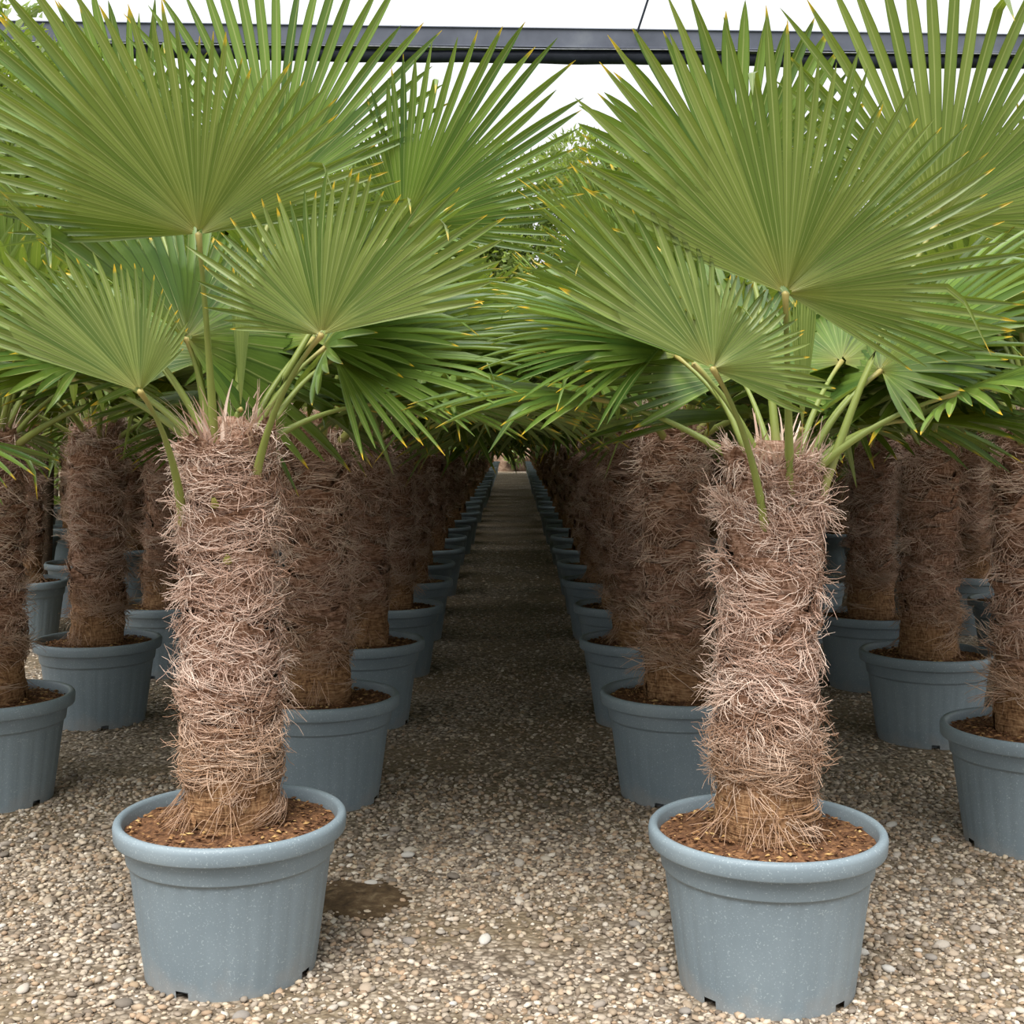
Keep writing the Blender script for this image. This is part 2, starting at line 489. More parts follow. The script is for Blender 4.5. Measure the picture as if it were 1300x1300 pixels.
# the largest stones near the camera, one by one
peb_me = []
for k in range(12):
    gq = Geo()
    v = ICO_V * (1 + rs.uniform(-0.15, 0.15, (12, 1))) * np.array([1.25, 0.95, 0.55])
    # one subdivision for a rounder stone
    ed = {}; vs = list(v); fs = []
    def mid(a, b):
        kk = (min(a, b), max(a, b))
        if kk not in ed:
            p = (vs[a] + vs[b]) / 2
            ed[kk] = len(vs); vs.append(p * 1.12)
        return ed[kk]
    for a, b, c in ICO_F[:]:
        ab, bc, ca_ = mid(a, b), mid(b, c), mid(c, a)
        fs += [(a, ab, ca_), (b, bc, ab), (c, ca_, bc), (ab, bc, ca_)]
    gq.add(np.array(vs), np.array(fs), PAL[k] * 0.95)
    peb_me.append(gq.mesh('pebble', M_PEB))
cnt = 0
while cnt < 290:
    d = math.sqrt(rs.uniform(2.85 ** 2, 4.6 ** 2)); x = rs.uniform(-0.41, 0.41) * d
    if any((x - px) ** 2 + (d - py) ** 2 < 0.25 ** 2 for (_, _, px, py) in palms if py < 6):
        continue
    s = 0.011 + 0.009 * rs.uniform() ** 2
    o = obj('pebble', peb_me[rs.randint(12)], ground, (x, d, s * 0.38))
    o.scale = (s, s, s); o.rotation_euler = (rs.uniform(-.25, .25), rs.uniform(-.25, .25), rs.uniform(0, 6.28))
    cnt += 1

g = Geo()
nr_, na_ = 10, 40
R, T = np.meshgrid(np.linspace(0.02, 1, nr_), np.arange(na_) * 2 * PI / na_, indexing='ij')
P = np.stack([R * np.cos(T) * 0.17, R * np.sin(T) * 0.15, 0.011 * (1 - R ** 2)], 2).reshape(-1, 3)
P[:, :2] *= (1 + 0.25 * vnoise(P * 14, 9))[:, None]
P[:, 2] += 0.006 * vnoise(P * 40, 10) * (1 - R.ravel()) + 0.002
g.add(P, grid_faces(na_, nr_, True)[:, ::-1])
tag(obj('spilled_soil', g.mesh('spilled_soil', M_MUD), None, (-0.47, 3.83, 0.002)), 'dark brown patch of spilled soil beside the front left pot', 'soil')

# ------------------------------------------------------------------ pot
def make_pot(n, ribs, detail):
    g = Geo()
    prof = [(0.2205, 0.0), (0.2225, 0.020), (0.2245, 0.034), (0.2325, 0.09), (0.243, 0.17), (0.2535, 0.25), (0.2585, 0.288), (0.2600, 0.296), (0.2665, 0.298), (0.2675, 0.301), (0.2735, 0.350), (0.2745, 0.362)]
    if not detail:
        prof = [prof[i] for i in (0, 1, 4, 7, 8, 11)]
    prof = np.array(prof)
    v, th, f = lathe(prof, n)
    if detail:
        per = n // ribs
        gr = np.where(np.arange(n) % per == 0, 1.0, 0.0) * 0.0017 + np.where(np.arange(n) % per == per // 2, -0.0009, 0.0)
        for j in range(2, 7):
            k = 1 - gr / prof[j, 0]
            v[j, :, :2] *= k[:, None]
        # drain notches cut out of the foot
        keep = np.ones(len(f), bool)
        for q in range(4):
            c = int(n * (q / 4 + 0.06))
            for w in range(-2, 3):
                keep[(c + w) % n] = False
        keep[n:] = True
        f = f[keep]
    g.add(v.reshape(-1, 3), f)
    # recessed inner foot and floor of the pot
    vi, _, fi = lathe([(0.19, 0.0), (0.19, 0.022), (0.222, 0.0215)], n)
    g.add(vi.reshape(-1, 3), fi[:, ::-1])
    body = g.mesh('pot', M_POT)
    g = Geo()
    rp = [(0.2735, 0.356), (0.291, 0.352), (0.2965, 0.354), (0.2985, 0.358), (0.3005, 0.385), (0.2985, 0.394), (0.2935, 0.3995), (0.286, 0.4005), (0.2795, 0.398), (0.276, 0.391), (0.2725, 0.37), (0.269, 0.34)]
    if not detail:
        rp = [rp[i] for i in (0, 2, 4, 6, 8, 11)]
    v, th, f = lathe(rp, n)
    g.add(v.reshape(-1, 3), f)
    return body, g.mesh('rim', M_POT)

def make_soil(nr, na, chips, seed):
    rs = np.random.RandomState(seed)
    g = Geo()
    r = np.linspace(0.02, 0.272, nr); th = np.arange(na) * 2 * PI / na
    R, T = np.meshgrid(r, th, indexing='ij')
    P = np.stack([R * np.cos(T), R * np.sin(T), np.full_like(R, 0.366)], 2).reshape(-1, 3)
    P[:, 2] += 0.008 * vnoise(P * 18, seed) + 0.006 * vnoise(P * 50, seed + 1) + 0.02 * np.exp(-(np.hypot(P[:, 0], P[:, 1]) / 0.16) ** 2)
    g.add(P, grid_faces(na, nr, True)[:, ::-1])
    me = g.mesh('soil', M_SOIL)
    gc = Geo()
    n = chips
    a = rs.uniform(0, 2 * PI, n); rr = 0.265 * np.sqrt(rs.uniform(0.12, 1, n))
    c = np.stack([rr * np.cos(a), rr * np.sin(a), 0.372 + 0.02 * np.exp(-(rr / 0.16) ** 2)], 1)
    base = np.array([(1, 0, .3), (0, .6, .4), (-1, .1, .3), (0, -.6, .4), (0, 0, 1), (0, 0, -.6)], float)
    sz = 0.0025 + 0.0085 * rs.uniform(0, 1, n) ** 2
    P = base[None] * (1 + rs.uniform(-.3, .3, (n, 6, 3))) * sz[:, None, None] * np.array([1.2, 1.0, 0.55])
    b = rs.uniform(0, 2 * PI, n)
    X = P[..., 0] * np.cos(b)[:, None] - P[..., 1] * np.sin(b)[:, None]
    Y = P[..., 0] * np.sin(b)[:, None] + P[..., 1] * np.cos(b)[:, None]
    P = np.stack([X, Y, P[..., 2]], 2) + c[:, None]
    fo = np.array([(0, 1, 4), (1, 2, 4), (2, 3, 4), (3, 0, 4), (1, 0, 5), (2, 1, 5), (3, 2, 5), (0, 3, 5)])
    pal = np.array([(0.09, 0.042, 0.02), (0.17, 0.085, 0.04), (0.28, 0.15, 0.065), (0.40, 0.25, 0.10), (0.58, 0.40, 0.17), (0.13, 0.06, 0.03)])
    col = pal[rs.choice(6, n, p=[.26, .28, .22, .08, .03, .13])]
    gc.add(P.reshape(-1, 3), (np.arange(n)[:, None, None] * 6 + fo[None]).reshape(-1, 3), np.repeat(col, 6, 0))
    return me, gc.mesh('bark_chips', M_CHIP, smooth=False)

POT_N, RIM_N = make_pot(196, 28, True)
POT_M, RIM_M = make_pot(56, 28, False)
POT_F, RIM_F = make_pot(24, 24, False)
SOIL = [make_soil(16, 56, 900, 21), make_soil(16, 56, 900, 22)]
SOIL_F = make_soil(5, 16, 40, 23)

# ------------------------------------------------------------------ trunk
Z0, ZT = 0.36, 1.40            # soil level and crown level

def trunk_r(z):
    t = (z - Z0) / (ZT - Z0)
    return 0.092 + 0.016 * np.exp(-(t / 0.12) ** 2) - 0.010 * np.clip((t - 0.85) / 0.15, 0, 1) + 0.003 * np.sin(t * 9)

def trunk_core(n, m, seed, top=ZT):
    g = Geo()
    z = np.linspace(Z0, top + 0.06, m); th = np.arange(n) * 2 * PI / n
    Zg, T = np.meshgrid(z, th, indexing='ij')
    R = trunk_r(Zg)
    R = np.where(Zg > top, R * (1 - (Zg - top) / 0.06 * 0.55), R)
    P = np.stack([R * np.cos(T), R * np.sin(T), Zg], 2).reshape(-1, 3)
    k = 1 + 0.08 * vnoise(P * np.array([9, 9, 16]), seed) + 0.05 * vnoise(P * np.array([28, 28, 40]), seed + 1)
    P[:, :2] *= k[:, None]
    a = np.zeros((len(P), 3)); a[:, 2] = (P[:, 2] - Z0) / (ZT - Z0)
    g.add(P, grid_faces(n, m, True), a)
    return g

def sheath(theta, z, w, h, flare, seed, nu=15, nv=7):
    """one ragged fibrous leaf sheath wrapped round the trunk."""
    rs = np.random.RandomState(seed)
    u = np.linspace(-1, 1, nu); v = np.linspace(0, 1, nv)
    U, Vv = np.meshgrid(u, v)
    topz = (1 - 0.35 * U ** 2) * (1 + 0.25 * vnoise(np.stack([U * 4, U * 0, U * 0 + seed], 2).reshape(-1, 3), seed).reshape(U.shape))
    sl = rs.uniform(-0.35, 0.35)
    Zz = z + h * Vv * topz + sl * 0.07 * U
    R = trunk_r(Zz) * 1.03 + 0.004 + 1.15 * flare * Vv ** 2.2 * (0.6 + 0.4 * np.cos(U * PI / 2)) + 0.008 * np.sin(Vv * PI)
    T = theta + U * w
    P = np.stack([R * np.cos(T), R * np.sin(T), Zz], 2).reshape(-1, 3)
    nrm = np.stack([np.cos(T), np.sin(T), 0 * T], 2).reshape(-1, 3)
    P += nrm * (0.006 * vnoise(P * 45, seed) + 0.004 * vnoise(P * 110, seed + 3))[:, None]
    P[:, 2] += (Vv.ravel() > 0.8) * rs.uniform(-0.012, 0.012, len(P))
    a = np.zeros((len(P), 3)); a[:, 2] = (P[:, 2] - Z0) / (ZT - Z0)
    f = grid_faces(nu, nv)
    return P, f, a

def sheath_specs(seed, n=44):
    rs = np.random.RandomState(seed)
    out = []
    for i in range(n):
        t = i / (n - 1)
        z = Z0 - 0.02 + t * (ZT - 0.05 - Z0)
        out.append((i * 2.39996 + rs.uniform(-.3, .3), z + rs.uniform(-.012, .012), rs.uniform(0.9, 1.35) if t > 0.12 else 1.5,
                    rs.uniform(0.085, 0.135) if t > 0.12 else 0.15, rs.uniform(0.012, 0.040) if t > 0.12 else 0.010, seed * 100 + i))
    return out

def fibres(specs, n_out, n_wrap, seed, rad=0.0012, K=6, long=1.0, per=13):
    """loose strands in tufts: some wrapped flat round the trunk, some sticking out with curled ends."""
    rs = np.random.RandomState(seed)
    sp = np.array([s[:5] for s in specs])
    N = n_out + n_wrap
    NC = N // per
    cl = rs.randint(0, NC, N)                       # tuft of every strand
    co = rs.uniform(0, 1, NC) < n_out / N           # outward tuft or flat tuft
    ck = rs.randint(0, len(sp), NC)
    cth = sp[ck, 0] + rs.uniform(-1, 1, NC) * sp[ck, 2]
    cz = sp[ck, 1] + sp[ck, 3] * np.where(co, rs.uniform(0.55, 1.0, NC), rs.uniform(0.2, 1, NC))
    lowc = (cz < Z0 + 0.15) & (rs.uniform(0, 1, NC) < 0.8)
    cz = np.where(lowc, cz + rs.uniform(0.12, 0.9, NC), cz)
    cd = rs.choice([-1, 1], NC)
    ctan = np.where(co, rs.uniform(0.15, 1.0, NC), 1.0)
    cgrow = np.where(co, 0.012 + 0.055 * rs.uniform(0, 1, NC) ** 1.5, 0.006) * long
    cdz = np.where(co, rs.uniform(-0.055, 0.04, NC), rs.uniform(-0.06, 0.05, NC))
    ccurl = rs.uniform(-0.03, 0.03, NC) * co
    cln = np.where(co, rs.uniform(0.05, 0.11, NC) * long, rs.uniform(0.08, 0.2, NC))
    ccol = rs.beta(2.4, 2.0, NC)
    J = lambda a: rs.normal(0, 1, N) * a
    out = co[cl]
    th = cth[cl] + J(0.16); z = np.clip(cz[cl] + J(0.011), Z0 + 0.02, ZT + 0.03)
    ln = cln[cl] * rs.uniform(0.6, 1.25, N)
    flip = np.where(rs.uniform(0, 1, N) < 0.12, -1, 1)
    dirn = cd[cl] * flip
    s = np.linspace(0, 1, K)[None]
    grow = cgrow[cl] * rs.uniform(0.35, 1.35, N)
    pw = rs.uniform(0.9, 1.9, N)
    dz = cdz[cl] + J(0.012); curl = ccurl[cl] + J(0.012) * out
    tan = np.clip(ctan[cl] + J(0.12), 0.05, 1.2)
    R0 = trunk_r(z) * 1.03 + 0.004 + np.where(out, sp[ck[cl], 4] * 0.55, rs.uniform(0.004, 0.024, N))
    R = R0[:, None] + grow[:, None] * s ** pw[:, None] + np.where(out, 0.003, 0.010)[:, None] * np.sin(s * PI)
    T = th[:, None] + (dirn * tan * ln / 0.12)[:, None] * (s - 0.25 * s ** 2)
    wob = rs.uniform(-0.004, 0.004, (N, K)) * np.minimum(1, s * 2)
    Zs = z[:, None] + dz[:, None] * s + curl[:, None] * s ** 3 + wob
    ph = rs.uniform(0, 2 * PI, N)[:, None]
    Zs = Zs + 0.007 * s * np.sin(s * 5.0 + ph); T = T + 0.05 * s * np.cos(s * 4.5 + 1.7 * ph)
    Zs = np.maximum(Zs, Z0 + 0.008)
    P = np.stack([R * np.cos(T), R * np.sin(T), Zs], 2)
    P[..., 0] += rs.uniform(-0.002, 0.002, (N, K)); P[..., 1] += rs.uniform(-0.002, 0.002, (N, K))
    rr = rad * rs.uniform(0.55, 1.6, N)[:, None] * (1 - 0.6 * s)
    V, Fq = tubes(P, rr)
    a = np.zeros((N, K, 3, 3))
    a[..., 0] = np.clip((ccol[cl] + J(0.14))[:, None, None] + 0.15 * s[..., None], 0, 1)
    a[..., 1] = s[..., None]
    a[..., 2] = ((Zs - Z0) / (ZT - Z0))[..., None]
    g = Geo(); g.add(V, Fq, a.reshape(-1, 3))
    return g

def root_fringe(n, seed, rad=0.0016, K=6):
    rs = np.random.RandomState(seed)
    ct = rs.uniform(0, 2 * PI, max(3, n // 7)); th = ct[rs.randint(0, len(ct), n)] + rs.normal(0, 0.13, n); s = np.linspace(0, 1, K)[None]
    R = 0.104 + (0.012 + rs.uniform(0.02, 0.085, n)[:, None] * s ** 1.6)
    z = rs.uniform(0.40, 0.50, n)
    Zs = z[:, None] - (z - 0.388)[:, None] * s ** 0.9 + 0.012 * np.sin(s * PI)
    T = th[:, None] + rs.uniform(-.35, .35, n)[:, None] * s
    P = np.stack([R * np.cos(T), R * np.sin(T), Zs], 2) + rs.uniform(-.002, .002, (n, K, 3))
    V, Fq = tubes(P, rad * np.ones((n, 1)) * (1 - 0.5 * s))
    a = np.zeros((n, K, 3, 3)); a[..., 0] = rs.uniform(0.2, 0.7, n)[:, None, None]; a[..., 2] = 0.1
    g = Geo(); g.add(V, Fq, a.reshape(-1, 3))
    return g

def crown_flags(n, seed):
    """dry pinkish sheath tongues standing up round the crown."""
    rs = np.random.RandomState(seed)
    g = Geo()
    for i in range(n):
        a = rs.uniform(0, 2 * PI); L = rs.uniform(0.07, 0.22); w = rs.uniform(0.003, 0.008)
        lean = rs.uniform(0.1, 0.65); r0 = rs.uniform(0.05, 0.092); K = 7
        s = np.linspace(0, 1, K)
        R = r0 + L * lean * s ** 1.5; Z = rs.uniform(1.30, 1.37) + L * s * (1 - 0.35 * lean * s)
        T = a + rs.uniform(-.5, .5) * s ** 2
        c = np.stack([R * np.cos(T), R * np.sin(T), Z], 1)
        tang = np.stack([-np.sin(T), np.cos(T), 0 * T], 1)
        ww = (w * (1 - s ** 1.5))[:, None] + 0.0006
        rad_ = np.stack([np.cos(T), np.sin(T), 0 * T], 1)
        V = np.stack([c - tang * ww, c - rad_ * 0.004 * (1 - s)[:, None], c + tang * ww], 1).reshape(-1, 3)
        at_ = np.zeros((len(V), 3)); at_[:, 0] = rs.uniform(0.45, 1.0); at_[:, 2] = 0.95
        g.add(V, grid_faces(3, K), at_)
    return g

def make_trunk(seed, lod):
    specs = sheath_specs(seed)
    core = trunk_core(40 if lod < 2 else 14, 44 if lod < 2 else 10, seed)
    if lod < 3:
        pass
    if lod == 1:
        for sp in specs:
            core.add(*sheath(*sp, nu=11, nv=5))
        fib = fibres(specs, 3000, 1500, seed + 1, 0.0014, 5, 1.2)
        fib.join(root_fringe(40, seed + 2)); fib.join(crown_flags(50, seed + 3))
    elif lod == 2:
        for sp in specs[::2]:
            core.add(*sheath(*sp, nu=7, nv=4))
        fib = fibres(specs, 800, 450, seed + 1, 0.0022, 4, 1.1)
        fib.join(crown_flags(14, seed + 3))
    else:
        for sp in specs[::3]:
            core.add(*sheath(*sp, nu=5, nv=3))
        fib = fibres(specs, 240, 120, seed + 1, 0.0042, 3, 1.2)
    return core.mesh('trunk', M_SHE), fib.mesh('trunk_fibre', M_FIB)

# ------------------------------------------------------------------ fan leaves
def blade(n, a0, a1, lenf, rs, split=0.5, fine=True, fold=0.55, cup=0.0, droop=0.0, gvec=None, hub=(0, 0, 0), e1=(1, 0, 0), e2=(0, 1, 0), kink=0.05, kpush=0.0):
    """Pleated fan of n segments between angles a0..a1 (radians in the e1/e2 plane), fused up to the split, free beyond."""
    hub, e1, e2 = np.array(hub, float), unit(e1), np.array(e2, float)
    e2 = unit(e2 - e1 * np.dot(e1, e2)); nrm = np.cross(e1, e2)
    gvec = -nrm if gvec is None else np.array(gvec, float)
    ab = np.linspace(a0, a1, n + 1); ac = 0.5 * (ab[1:] + ab[:-1]); da = abs(a1 - a0) / n / 2
    L = np.array([lenf(a) for a in ac]) * rs.uniform(0.90, 1.05, n)
    Lm = L.max()
    Lb = np.concatenate([[L[0]], 0.5 * (L[1:] + L[:-1]), [L[-1]]])
    sp = split * Lb * rs.uniform(0.82, 1.15, n + 1)
    sp = np.minimum(sp, np.concatenate([[L[0]], np.minimum(L[1:], L[:-1]), [L[-1]]]) * 0.8)
    seg_droop = droop * rs.uniform(0.5, 1.5, n)
    rnd = rs.uniform(0, 1, n)
    ff = np.array([0.05, 0.35, 0.7, 1.0]) if fine else np.array([0.06, 0.55, 1.0])
    tt = np.array([0.2, 0.4, 0.6, 0.78, 0.91, 1.0]) if fine else np.array([0.35, 0.72, 1.0])
    bumpy = 0.012 * Lm
    def place(a, r, lift, dr):
        d = math.cos(a) * e1 + math.sin(a) * e2
        q = r / Lm
        return hub + d * r + nrm * (lift + cup * Lm * q * q + bumpy * math.sin(a * 5 + 2.1 * q)) + gvec * dr * Lm * q ** 2.6
    V, A, Q, T3 = [], [], [], []
    nf = len(ff)
    bi = np.zeros((n + 1, nf), int)
    dr_b = np.concatenate([[seg_droop[0]], 0.5 * (seg_droop[1:] + seg_droop[:-1]), [seg_droop[-1]]])
    for j in range(n + 1):
        for q, fr in enumerate(ff):
            r = fr * sp[j]
            bi[j, q] = len(V)
            V.append(place(ab[j], r, fold * r * da, dr_b[j]))
            A.append((1.0, r / Lb[j], rnd[min(j, n - 1)]))
    for k in range(n):
        rs_k = 0.5 * (sp[k] + sp[k + 1])
        mi = []
        for fr in ff:
            r = fr * rs_k
            mi.append(len(V)); V.append(place(ac[k], r, -fold * r * da, seg_droop[k])); A.append((0.0, r / L[k], rnd[k]))
        for q in range(nf - 1):
            Q.append((bi[k, q], mi[q], mi[q + 1], bi[k, q + 1])); Q.append((mi[q], bi[k + 1, q], bi[k + 1, q + 1], mi[q + 1]))
        w0 = rs_k * math.tan(da)
        pl, pm, pr = bi[k, -1], mi[-1], bi[k + 1, -1]
        d = math.cos(ac[k]) * e1 + math.sin(ac[k]) * e2
        pp = -math.sin(ac[k]) * e1 + math.cos(ac[k]) * e2
        if a1 < a0: pp = -pp
        tw = rs.uniform(-0.5, 0.5); sw = rs.uniform(-0.02, 0.02) * Lm
        kk = rs.uniform() < kink; kt = rs.uniform(0.45, 0.8)
        for t in tt:
            r = rs_k + (L[k] - rs_k) * t
            w = w0 * (1 + 0.18 * t) * (1 - t ** 3.4) + 0.0004
            if t >= 1: w = 0.0005
            if t == tt[0]: w = max(w, w0 * 0.98)
            fd = fold * (1 + 1.2 * t)
            c = place(ac[k], r, 0, seg_droop[k]) + pp * sw * t * t
            if kk and t > kt:
                c = c + np.array([0, 0, -1.0]) * (t - kt) * (L[k] - rs_k) * 1.0 - d * (t - kt) * (L[k] - rs_k) * 0.6 + nrm * kpush * (t - kt) * (L[k] - rs_k)
            ct, st = math.cos(tw * t), math.sin(tw * t)
            side = pp * ct + nrm * st; up = nrm * ct - pp * st
            i0 = len(V)
            V += [c - side * w + up * fd * w * 0.5, c - up * fd * w * 0.5, c + side * w + up * fd * w * 0.5]
            A += [(1.0, r / L[k], rnd[k]), (0.0, r / L[k], rnd[k]), (1.0, r / L[k], rnd[k])]
            Q.append((pl, pm, i0 + 1, i0)); Q.append((pm, pr, i0 + 2, i0 + 1))
            pl, pm, pr = i0, i0 + 1, i0 + 2
    g = Geo()
    g.add(np.array(V), np.array(Q), np.array(A))
    return g

def petiole(path, w0, w1, K=12):
    """half-round stalk along a 3-point curve, widening to its base, with a small knob where the fan starts."""
    p0, p1, p2 = [np.array(p, float) for p in path]
    s = np.linspace(0, 1, K)[:, None]
    P = (1 - s) ** 2 * p0 + 2 * s * (1 - s) * p1 + s ** 2 * p2
    sr = s[:, 0]
    w = w1 + (w0 - w1) * (1 - sr) ** 1.8
    w[-1] *= 1.45; w[-2] *= 1.1
    V, Fq = tubes(P[None], w[None], 6)
    a = np.zeros((len(V), 3)); a[:, 1] = np.repeat(sr, 6)
    g = Geo(); g.add(V, Fq, a)
    g.add(np.array([P[-1] + unit(P[-1] - P[-2]) * w[-1] * 0.8]), np.zeros((0, 3), int), [(0, 1, 0)])
    tipi = g.n - 1
    base = (K - 1) * 6
    g.f[3].append(np.array([(base + i, base + (i + 1) % 6, tipi) for i in range(6)]))
    return g

def generic_leaf(seed, age, fine=True):
    """Leaf with its stalk starting at the origin, growing along +Y, upper side +Z. age 0 young .. 1 old."""
    rs = np.random.RandomState(seed)
    Lp = rs.uniform(0.40, 0.52) * (0.85 + 0.25 * age)
    sag = 0.03 + 0.07 * age
    p0, p1, p2 = (0, 0, 0), (0, Lp * 0.55, 0.03), (0, Lp, -sag)
    nod = math.radians(4 + 24 * age + rs.uniform(-8, 8))
    e2 = np.array([0, math.cos(nod), -math.sin(nod)])
    half = math.radians(rs.uniform(98, 122)) * (1 if age > 0.15 else 0.75)
    R = rs.uniform(0.52, 0.62)
    def lenf(a):
        q = abs(a - PI / 2) / half
        return R * (1 - 0.30 * q ** 2)
    b = blade(38 if fine else 22, PI / 2 + half, PI / 2 - half, lenf, rs, split=0.5, fine=fine, cup=-0.04 - 0.08 * age, droop=0.03 + 0.15 * age,
              gvec=(0, -0.25, -1), hub=(0, Lp, -sag), e1=(1, 0, 0), e2=e2, kink=0.03 + 0.08 * age)
    return b, petiole((p0, p1, p2), 0.015, 0.0055)

AGES = [0.02, 0.12, 0.25, 0.4, 0.55, 0.7, 0.85, 1.0]
LEAF_G = [[generic_leaf(200 + i * 7 + j, a) for j in range(2)] for i, a in enumerate(AGES)]
LEAF_G_LOW = [[generic_leaf(200 + i * 7 + j, a, False) for j in range(2)] for i, a in enumerate(AGES)]
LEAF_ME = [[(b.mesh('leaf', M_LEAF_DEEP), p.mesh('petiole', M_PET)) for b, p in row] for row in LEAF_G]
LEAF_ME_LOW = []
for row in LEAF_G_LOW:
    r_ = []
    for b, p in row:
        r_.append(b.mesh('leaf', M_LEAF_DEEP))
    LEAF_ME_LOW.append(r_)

def rot_z(a):
    c, s = math.cos(a), math.sin(a)
    return np.array([[c, -s, 0, 0], [s, c, 0, 0], [0, 0, 1, 0], [0, 0, 0, 1.0]])
def rot_x(a):
    c, s = math.cos(a), math.sin(a)
    return np.array([[1, 0, 0, 0], [0, c, -s, 0], [0, s, c, 0], [0, 0, 0, 1.0]])
def rot_y(a):
    c, s = math.cos(a), math.sin(a)
    return np.array([[c, 0, s, 0], [0, 1, 0, 0], [-s, 0, c, 0], [0, 0, 0, 1.0]])
def tr(x, y, z):
    m = np.eye(4); m[:3, 3] = (x, y, z); return m
def scl(s):
    m = np.eye(4); m[:3, :3] *= s; return m

def crown_plan(seed, n=21):
    rs = np.random.RandomState(seed)
    ph = rs.uniform(0, 2 * PI)
    out = []
    for i in range(n):
        age = (i + 0.3) / n
        el = math.radians(86 - 62 * age + rs.uniform(-7, 7))
        az = ph + i * 2.39996 + rs.uniform(-.2, .2)
        ai = min(len(AGES) - 1, int(age * len(AGES)))
        s = rs.uniform(1.02, 1.2)
        r0 = 0.015 + 0.055 * age
        M = rot_z(az) @ tr(0, r0, ZT - 0.02 - 0.07 * age) @ rot_x(el) @ rot_y(rs.uniform(-.25, .25)) @ scl(s)
        out.append((ai, rs.randint(2), M, az))
    return out

def crown_geo(seed, n=20):
    g = Geo()
    for ai, j, M, az in crown_plan(seed, n):
        b, p = LEAF_G_LOW[ai][j]
        g.join(b, M)
    return g

# ------------------------------------------------------------------ assemble palms
TR_N = [make_trunk(31, 1), make_trunk(32, 1), make_trunk(33, 1)]
TR_M = [make_trunk(41, 2), make_trunk(42, 2), make_trunk(43, 2)]
TR_F = [make_trunk(51, 3), make_trunk(52, 3)]
CR_F = [crown_geo(s).mesh('crown', M_LEAF_DEEP) for s in (61, 62, 63)]

ORD = ['', 'first', 'second', 'third', 'fourth', 'fifth', 'sixth', 'seventh', 'eighth', 'ninth', 'tenth', 'eleventh', 'twelfth', 'thirteenth', 'fourteenth', 'fifteenth', 'sixteenth', 'seventeenth', 'eighteenth', 'nineteenth', 'twentieth', 'twenty-first', 'twenty-second', 'twenty-third', 'twenty-fourth', 'twenty-fifth', 'twenty-sixth', 'twenty-seventh', 'twenty-eighth', 'twenty-ninth', 'thirtieth', 'thirty-first', 'thirty-second']
NTH = ['', 'first', 'second', 'third', 'fourth', 'fifth']
ROWN = {sd + str(q): '%s row %s of the path' % (NTH[q], 'left' if sd == 'L' else 'right') for sd in 'LR' for q in range(1, 6)}

def palm_root(row, i, x, y, label=None):
    r = bpy.data.objects.new('potted_palm', None)
    r.empty_display_size = 0.1
    C.objects.link(r)
    r.location = (x, y, 0)
    tag(r, label or 'potted fan palm, %s from the front in the %s' % (ORD[i + 1], ROWN[row]), 'palm', 'potted fan palms, ' + ROWN[row])
    return r

def add_pot(r, me, rim, soil, rz):
    p = obj('pot', me, r); p.rotation_euler = (0, 0, rz)
    obj('rim', rim, p)
    s = obj('soil', soil[0], r)
    tag(obj('bark_chips', soil[1], s), kind='stuff')
    s.rotation_euler = (0, 0, rz * 1.7)

def rowpalm(row, i, x, y, k):
    r = palm_root(row, i, x, y)
    rs = np.random.RandomState(700 + k)
    rz = rs.uniform(0, 2 * PI)
    h = rs.uniform(0.99, 1.07)
    if y < 9.0:
        add_pot(r, POT_N, RIM_N, SOIL[k % 2], rz)
        t = obj('trunk', TR_N[k % 3][0], r); f = tag(obj('trunk_fibre', TR_N[k % 3][1], t), kind='stuff')
        t.rotation_euler = (rs.uniform(-.02, .02), rs.uniform(-.02, .02), rz * 2.3); t.scale = (1.04, 1.04, h)
        t.location.z = Z0 * (1 - h)
        for ai, j, M, az in crown_plan(900 + k):
            b, p = LEAF_ME[ai][j]
            M2 = tr(0, 0, Z0 + (ZT - Z0) * h - ZT) @ M
            l = obj('leaf', b, r, M=M2)
            obj('petiole', p, l)
    elif y < 15:
        add_pot(r, POT_M, RIM_M, SOIL_F, rz)
        t = obj('trunk', TR_M[k % 3][0], r); tag(obj('trunk_fibre', TR_M[k % 3][1], t), kind='stuff')
        t.rotation_euler = (0, 0, rz * 2.3); t.scale = (1.04, 1.04, 1)
        for ai, j, M, az in crown_plan(900 + k, 20):
            obj('leaf', LEAF_ME_LOW[ai][j], r, M=M)
    else:
        p = obj('pot', POT_F, r); obj('rim', RIM_F, p)
        obj('soil', SOIL_F[0], r)
        t = obj('trunk', TR_F[k % 2][0], r); tag(obj('trunk_fibre', TR_F[k % 2][1], t), kind='stuff')
        t.rotation_euler = (0, 0, rz)
        c = obj('crown', CR_F[k % 3], r); c.rotation_euler = (0, 0, rz)

# ---- the two front palms, leaf by leaf
def interp_keys(keys):
    ks = sorted(keys)
    xa = np.radians([k[0] for k in ks]); ya = np.array([k[1] for k in ks], float)
    return lambda a: float(np.interp(a, xa, ya)), xa[0], xa[-1]

